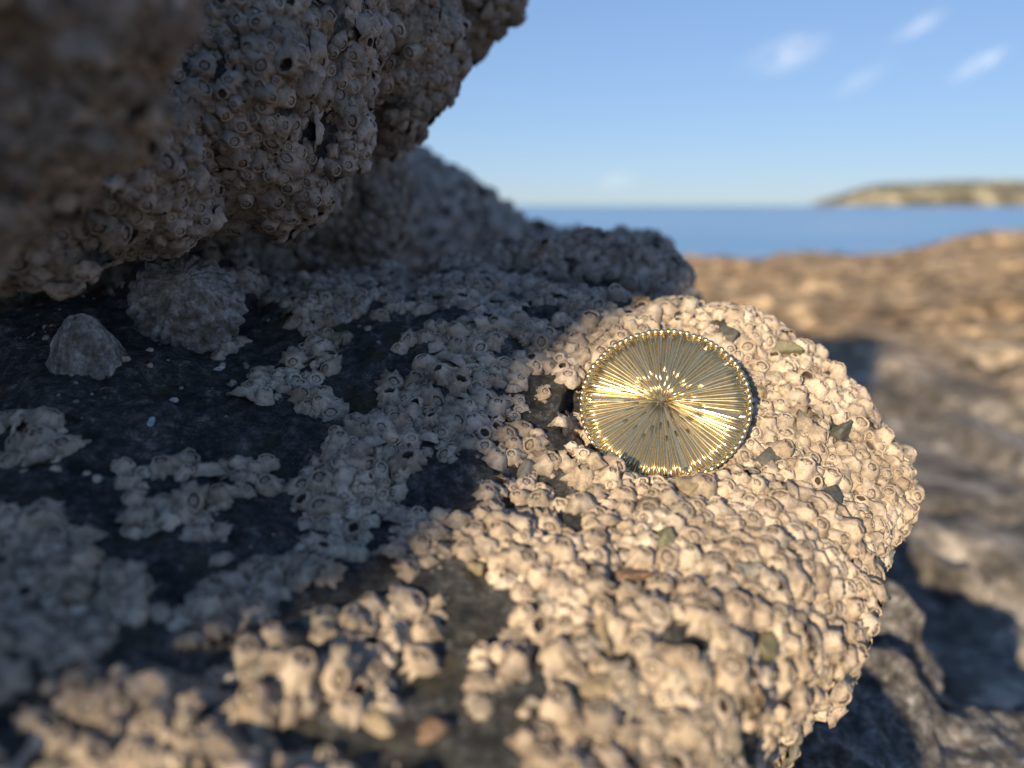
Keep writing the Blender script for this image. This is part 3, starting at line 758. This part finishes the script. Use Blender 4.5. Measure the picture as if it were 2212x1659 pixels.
# ------------------------------------------------------------------ limpets
def limpet(name, p, axis, r, hgt, ribs, seed, mat, label, apex=(0.1, 0.1)):
    K, L = 110, 22; g = np.random.default_rng(seed)
    th = np.linspace(0, 2 * np.pi, K, endpoint=False); V = []
    amp = g.uniform(0.6, 1.3, ribs)
    for j in range(L):
        t = j / (L - 1)                                   # 0 apex .. 1 rim
        rb_ = np.abs(np.sin(ribs * th / 2 + 0.6 * np.sin(3 * th))) ** 0.7 - 0.5
        am = np.interp(th * ribs / 6.2832, np.arange(ribs), amp)
        rad = r * (t ** 0.95) * (1 + 0.11 * rb_ * am * t ** 0.6 + 0.04 * np.cos(2 * th + 1)) + 0.02 * r * math.sin(t * 42) * t
        z = hgt * (1 - t ** 1.9) + 0.035 * r * np.cos(t * 38 + 0.5 * np.sin(4 * th)) * t + 0.12 * r * rb_ * am * t * (1 - t * 0.4)
        cx, cy = apex[0] * r * (1 - t), apex[1] * r * (1 - t)
        V.append(np.stack([cx + rad * np.cos(th), cy + rad * np.sin(th), z - (0.12 * r if j == L - 1 else 0)], 1))
    v = np.concatenate(V); 
    v += (fbm(v, 0.16 * r, 3, seed) * 0.09 * r)[:, None] * (v / np.maximum(np.linalg.norm(v, axis=1, keepdims=True), 1e-6)) 
    k = np.arange(K); k2 = (k + 1) % K
    f = np.concatenate([np.stack([j * K + k, (j + 1) * K + k, (j + 1) * K + k2, j * K + k2], 1) for j in range(L - 1)])
    rot = Vector(axis).normalized().to_track_quat('Z', 'Y').to_matrix()
    q = np.array(rot); v = v @ q.T + p
    o = mesh_np(name, v, f, mat); tag(o, label, 'limpet'); return o, q
m, n, l, b = nodes('limpet_shell')
t1 = tex(n, l, 'noise', 260, 5, 0.7); t2 = tex(n, l, 'noise', 1400, 4, 0.7)
c = ramp(n, l, t1.outputs[0], [(0.3, (0.08, 0.07, 0.045)), (0.47, (0.22, 0.20, 0.18)), (0.68, (0.52, 0.50, 0.48))])
c2 = ramp(n, l, t2.outputs[0], [(0.35, (0.6,) * 3), (0.65, (1.25,) * 3)])
l.new(mix(n, l, 1.0, c.outputs[0], c2.outputs[0], 'MULTIPLY'), b.inputs['Base Color']); b.inputs['Roughness'].default_value = 0.6
bump(n, l, b, t2.outputs[0], 0.8, 0.0004)
M['limpet'] = m
(p, nn, r, k) = limp_at[0]
p = P(405, 660, 19.3)
limpet('limpet', p, (0.22, -0.88, 0.38), r, 1.05, 26, 3, M['limpet'], 'large ribbed grey limpet in the dark recess under the overhang', (0.05, 0.28))
for a, b_, s, where in ((0.6, -0.1, .17, 'halfway out on the right of the'), (0.75, 0.2, .15, 'on the upper right rim of the'), (0.55, -0.45, .16, 'low on the right side of the'), (0.3, 0.7, .15, 'near the top rim of the'), (0.05, 0.85, .14, 'at the very top rim of the'), (0.7, -0.35, .13, 'by the lower right rim of the'), (0.9, -0.05, .14, 'at the outermost right rim of the')):
    ax = Vector((0.22, -0.88, 0.38)).normalized().to_track_quat('Z', 'Y').to_matrix(); ax = np.array(ax)
    loc = np.array([a * r, b_ * r, 1.05 * (1 - math.hypot(a, b_) ** 1.9) - 0.02]); w = ax @ loc + p
    m4 = Matrix.Identity(4)
    nrm = ax @ np.array([a * .7, b_ * .7, .8]); Rm = basis(nrm / np.linalg.norm(nrm), rb, 0.1) * s
    for i in range(3):
        for j in range(3): m4[i][j] = Rm[i][j]
        m4[i][3] = w[i] * CM
    root = empty('barnacle', m4); pr = PROTO_D[rb.integers(5)]
    tag(root, 'tiny grey barnacle ' + where + ' shell of the large limpet', 'barnacle', 'barnacles on the large limpet')
    for nm_, me in (('shell', pr[0]), ('opercular_plates', pr[1])):
        if me: o = bpy.data.objects.new(nm_, me); C.objects.link(o); o.parent = root
(p, nn, r, k) = limp_at[1]
limpet('limpet', p - np.array([0, 0, 0.15]), (0.08, -0.35, 0.90), r, 1.2, 20, 9, M['limpet'], 'small pointed grey limpet left of the large one on bare rock', (0.0, 0.1))

# small round snail tucked into the crevice
hit = surf(207, 612); sp = np.array(hit[0]) - FWD * 0.3
K, L = 16, 120; V = []
for j in range(L):
    t = j / (L - 1); a = t * 2 * math.pi * 3.2; rr_ = 0.27 * math.exp(-1.15 * (1 - t) * 2.2); c0 = np.array([rr_ * 0.9 * math.cos(a), rr_ * 0.9 * math.sin(a), 0.55 * (1 - t) ** 0.9 * 0.6])
    for kk in range(K):
        b_ = kk / K * 2 * math.pi; V.append(c0 + rr_ * 0.95 * np.array([math.cos(b_) * math.cos(a), math.cos(b_) * math.sin(a), math.sin(b_)]))
k = np.arange(K); k2 = (k + 1) % K
f = np.concatenate([np.stack([j * K + k, j * K + k2, (j + 1) * K + k2, (j + 1) * K + k], 1) for j in range(L - 1)])
M['snail'] = mat_simple('snail_shell', (0.20, 0.17, 0.10), 0.5)
rot = np.array(Vector((0.1, -0.8, 0.5)).to_track_quat('Z', 'Y').to_matrix())
tag(mesh_np('sea_snail', np.array(V) @ rot.T + sp, f, M['snail']), 'small round olive sea snail deep in the dark crevice', 'snail')

# ------------------------------------------------------------------ stones lodged between the barnacles
COL = {'slate': (0.085, 0.085, 0.075), 'olive': (0.13, 0.12, 0.075), 'quartz': (0.42, 0.36, 0.27), 'amber': (0.24, 0.19, 0.12), 'grey': (0.20, 0.19, 0.165),
       'rust': (0.22, 0.145, 0.09), 'green': (0.12, 0.118, 0.075), 'white': (0.55, 0.52, 0.50), 'chip': (0.30, 0.36, 0.40)}
WORD = {'slate': 'dark slate-grey stone chip', 'olive': 'olive brown stone chip', 'quartz': 'pale translucent quartz lump', 'amber': 'yellow-brown gritty stone', 'grey': 'mid grey stone chip',
        'rust': 'rust-brown stone', 'green': 'olive green weedy stone', 'white': 'white shell chip', 'chip': 'bluish white shell chip'}
WHERE = ['lodged just right of the disc near its lower edge', 'lodged high on the right shoulder of the boulder', 'lodged on the right shoulder below the other dark chips', 'wedged behind the disc near the crest',
         'small and flat, right below the disc', 'beside the right rim of the disc', 'next to the quartz lump right of the disc', 'against the right rim of the disc', 'set in rock just below the disc',
         'flat, on the sunlit slope right of centre below the disc', 'upright, near the lower right edge of the boulder', 'blocky, low on the sunlit slope under the disc', 'on the sunlit slope under the disc',
         'between barnacles below the disc', 'in the sunlit barnacles below right of the disc', 'low on the slope under the disc above the blocky one', 'standing left of the disc by its lower edge',
         'at the bottom edge of the boulder', 'at the bottom edge of the boulder left of the rusty stone', 'small, on the bare patch below left of the disc', 'lying on bare dark rock below the large limpet',
         'lying on bare dark rock right of the small limpet', 'on the bare dark rock at far left', 'on the crest behind the disc', 'on the dark patch low in the middle of the boulder']
for i, (s, p, nn, rad, dep) in enumerate(stone_at):
    key = s[3]
    if key not in M:
        M[key] = mat_simple(key + '_stone', COL[key], 0.35 if key == 'quartz' else 0.6, bs=900, bd=0.0003, var=0.4)
        if key == 'quartz': M[key].node_tree.nodes['Principled BSDF'].inputs['Subsurface Weight'].default_value = 0.3; M[key].node_tree.nodes['Principled BSDF'].inputs['Subsurface Radius'].default_value = (0.002, 0.0015, 0.001)
    h = rad / 7
    ext = rad * 1.5
    lo, X, Y, Z, N = sample_grid((-ext,) * 3, (ext,) * 3, h)
    g = np.random.default_rng(300 + i); F = None
    for _ in range(11):                                    # broken stone: cut by random planes
        d_ = g.normal(0, 1, 3); d_ /= np.linalg.norm(d_)
        pl = X * d_[0] + Y * d_[1] + Z * d_[2] - rad * g.uniform(0.5, 0.95)
        F = pl if F is None else -smin(-F, -pl, rad * 0.12)
    v, qd = polygonise(F, lo, h); qd, n2 = orient(v, qd, F, lo, h)
    v = v + n2 * (fbm(v, rad * 0.4, 3, i) * rad * 0.10)[:, None]
    v[:, 2] *= s[4]; Rm = basis(nn, g, 0.25)
    v = v @ Rm.T + p - nn * rad * 0.08
    tag(mesh_np('stone', v, qd, M[key]), WORD[key] + ' ' + WHERE[i], 'stone')

# ------------------------------------------------------------------ the brass disc
NRM = Vector((-0.17, -0.74, 0.65)).normalized()
zax = np.array(NRM); up_ = np.array([0, 0, 1.0]); xax = np.cross(up_, zax); xax /= np.linalg.norm(xax); yax = np.cross(zax, xax)
m4 = Matrix.Identity(4)
for i, a in enumerate((xax, yax, zax)):
    for j in range(3): m4[j][i] = a[j]
for j in range(3): m4[j][3] = DC[j] * CM
disc = empty('brass_disc', m4)
tag(disc, 'round brass disc with radial ribs and beaded rim leaning on the barnacled boulder', 'disc')
RD = 1.97; TH = 0.13
# plate: lathe with a slightly uneven face
K = 180; prof = [(0.0, -TH), (RD * 0.5, -TH), (RD * 0.955, -TH), (RD * 0.98, -TH * 0.85), (RD * 0.985, -TH * 0.3), (RD * 0.965, -0.015), (RD * 0.93, 0.0), (RD * 0.8, 0), (RD * 0.6, 0), (RD * 0.45, 0), (RD * 0.3, 0), (RD * 0.2, .0), (RD * 0.1, .0), (0.02, 0.0)]
th = np.linspace(0, 2 * np.pi, K, endpoint=False); V = []
for (r_, z_) in prof: V.append(np.stack([r_ * np.cos(th), r_ * np.sin(th), np.full(K, z_)], 1))
v = np.concatenate(V); fm = v[:, 2] > -0.01
v[fm, 2] += 0.006 * fbm(v[fm] + 5, 0.5, 2, 5) - 0.022 + 0.02 * (1 - (np.hypot(v[fm, 0], v[fm, 1]) / RD) ** 2)
k = np.arange(K); k2 = (k + 1) % K
f = np.concatenate([np.stack([j * K + k, j * K + k2, (j + 1) * K + k2, (j + 1) * K + k], 1) for j in range(len(prof) - 1)])
mesh_np('plate', v, f, M['brass'], disc)
g = np.random.default_rng(12)
NR = 92; CO = np.array([-0.06, 0.05])     # the ribs meet a little off centre
for i in range(NR):
    a0 = 2 * math.pi * i / NR + g.normal(0, 0.006)
    kind = i % 4
    r0 = (0.06, 0.26, 0.12, 0.36)[kind] * RD * g.uniform(0.7, 1.35); r0 = min(r0, RD * 0.78) if g.random() > 0.08 else RD * 0.85
    if kind == 0: r0 = RD * g.uniform(0.02, 0.09)
    r1 = RD * g.uniform(0.915, 0.94)
    end = np.array([r1 * math.cos(a0), r1 * math.sin(a0)]); st = CO + (end - CO) * (r0 / r1)
    S = 7; V = []; dirv = (end - st) / np.linalg.norm(end - st); pv = np.array([-dirv[1], dirv[0]])
    bendy = g.normal(0, 0.012)
    for j in range(S):
        t = j / (S - 1); c_ = st + (end - st) * t + pv * bendy * math.sin(math.pi * t)
        rr_ = np.linalg.norm(c_ - CO)
        w = 0.48 * 2 * math.pi * rr_ / NR * (1.35 if kind in (0, 2) and rr_ < RD * 0.5 else 1.0); w = max(w, 0.013)
        hh = 0.046 + 0.008 * g.normal() * 0.4
        hh *= min(1.0, 0.15 + t * 4) if kind == 0 else min(1.0, 0.02 + t * 1.0)
        if j == S - 1: hh *= 0.7; w *= 0.8
        base = 0.02 * (1 - (np.hypot(*c_) / RD) ** 2)
        for (a_, z_) in ((-1, -0.45), (-0.72, 0.45), (-0.36, 0.95), (0.36, 0.95), (0.72, 0.45), (1, -0.45)):
            q = c_ + pv * a_ * w; V.append((q[0], q[1], base + hh * z_ - 0.004))
    F_ = [(j * 6 + a_, j * 6 + a_ + 1, (j + 1) * 6 + a_ + 1, (j + 1) * 6 + a_) for j in range(S - 1) for a_ in range(5)]
    F_ = np.array(F_)[:, ::-1]
    q1 = np.array([[0, 1, 2, 5], [2, 3, 4, 5]]); q2 = np.array([[0, 5, 2, 1], [5, 4, 3, 2]]) + (S - 1) * 6
    mesh_np('rib', np.array(V), np.concatenate([F_, q1, q2]), M['brass'], disc)
NB = 80
# one bead mesh, shared
V = []; kk = 10; ll = 6
for j in range(ll):
    e = math.pi * (j + 0.5) / ll
    for i in range(kk):
        a = 2 * math.pi * i / kk; V.append((0.058 * math.sin(e) * math.cos(a), 0.080 * math.sin(e) * math.sin(a), 0.034 * math.cos(e)))
V += [(0, 0, 0.035), (0, 0, -0.035)]
k = np.arange(kk); k2 = (k + 1) % kk
fq = np.concatenate([np.stack([j * kk + k, (j + 1) * kk + k, (j + 1) * kk + k2, j * kk + k2], 1) for j in range(ll - 1)])
ft = np.concatenate([np.stack([k, k2, np.full(kk, ll * kk)], 1), np.stack([(ll - 1) * kk + k2, (ll - 1) * kk + k, np.full(kk, ll * kk + 1)], 1)])
bead = mesh_np('bead', np.array(V), [fq, ft], M['brass'], link=False)
for i in range(NB):
    a = 2 * math.pi * i / NB + g.normal(0, 0.004)
    o = bpy.data.objects.new('bead', bead); C.objects.link(o); o.parent = disc
    r_ = RD * 0.968 * g.normal(1, 0.002)
    o.location = (r_ * math.cos(a) * CM, r_ * math.sin(a) * CM, 0.014 * CM)
    o.rotation_euler = (g.normal(0, 0.12), g.normal(0, 0.12), a)
    s = g.normal(1, 0.05); o.scale = (s, s, s)

# ------------------------------------------------------------------ thin clouds far out over the sea
def cloud(px, py, wpx, hpx, dist, dens, ang, seed, label):
    m, n, l, b = nodes('cloud_vapour'); n.remove(b); out = n['Material Output']
    df = n.new('ShaderNodeBsdfDiffuse'); df.inputs[0].default_value = (0.95, 0.95, 0.95, 1); tr = n.new('ShaderNodeBsdfTransparent'); mx = n.new('ShaderNodeMixShader')
    l.new(tr.outputs[0], mx.inputs[1]); l.new(df.outputs[0], mx.inputs[2]); l.new(mx.outputs[0], out.inputs['Surface'])
    tc = n.new('ShaderNodeTexCoord'); mp = n.new('ShaderNodeVectorMath'); mp.operation = 'MULTIPLY'; mp.inputs[1].default_value = (1, 0, 1); l.new(tc.outputs['Object'], mp.inputs[0])
    ln = n.new('ShaderNodeVectorMath'); ln.operation = 'LENGTH'; l.new(mp.outputs[0], ln.inputs[0])
    mr = n.new('ShaderNodeMapRange'); mr.interpolation_type = 'SMOOTHSTEP'; mr.inputs[1].default_value = 0.0; mr.inputs[2].default_value = 0.9; mr.inputs[3].default_value = 1; mr.inputs[4].default_value = 0
    l.new(ln.outputs['Value'], mr.inputs[0])
    t = tex(n, l, 'noise', 1.5, 4, 0.55, vec=tc.outputs['Object']); t.inputs['Distortion'].default_value = 0.6
    t.noise_dimensions = '4D'; t.inputs['W'].default_value = seed
    mr2 = n.new('ShaderNodeMapRange'); mr2.inputs[1].default_value = 0.36; mr2.inputs[2].default_value = 0.66; l.new(t.outputs[0], mr2.inputs[0])
    mu = n.new('ShaderNodeMath'); mu.operation = 'MULTIPLY'; l.new(mr.outputs[0], mu.inputs[0]); l.new(mr2.outputs[0], mu.inputs[1])
    m2 = n.new('ShaderNodeMath'); m2.operation = 'MULTIPLY'; l.new(mu.outputs[0], m2.inputs[0]); m2.inputs[1].default_value = dens
    l.new(m2.outputs[0], mx.inputs[0])
    u, w = np.meshgrid(np.linspace(0, 2 * np.pi, 20, endpoint=False), np.linspace(0.02, np.pi - 0.02, 11), indexing='xy')
    v = np.stack([np.sin(w) * np.cos(u), np.sin(w) * np.sin(u), np.cos(w)], -1).reshape(-1, 3)
    k = np.arange(20); k2 = (k + 1) % 20
    f = [np.concatenate([np.stack([j * 20 + k, (j + 1) * 20 + k, (j + 1) * 20 + k2, j * 20 + k2], 1) for j in range(10)])]
    ca = len(v); v = np.vstack([v, [0, 0, 1], [0, 0, -1]])
    f.append(np.concatenate([np.stack([k, k2, np.full(20, ca)], 1), np.stack([200 + k2, 200 + k, np.full(20, ca + 1)], 1)]))
    o = mesh_np('cloud', v, f, m, scale=1.0); p = P(px, py, dist)
    o.location = p; o.scale = (wpx / 1671 * dist, hpx / 1671 * dist, hpx / 1671 * dist); o.rotation_euler = (0, -ang, 0)
    tag(o, label, 'cloud')
for a in ((1695, 118, 130, 48, 3000, 0.22, 0.25, 1.3, 'brightest thin white cloud wisp, leftmost of those high in the sky'),
          (1985, 55, 95, 28, 3100, 0.12, 0.5, 4.1, 'slanting thin cloud wisp at the top of the sky'),
          (2115, 138, 95, 30, 3200, 0.16, 0.5, 7.7, 'slanting thin cloud wisp nearest the right edge of the sky'),
          (1865, 168, 100, 28, 3300, 0.07, 0.55, 9.2, 'faint cloud wisp between the brighter ones'),
          (1335, 388, 60, 24, 6000, 0.08, 0.1, 2.2, 'very faint cloud patch low over the sea')):
    cloud(*a)
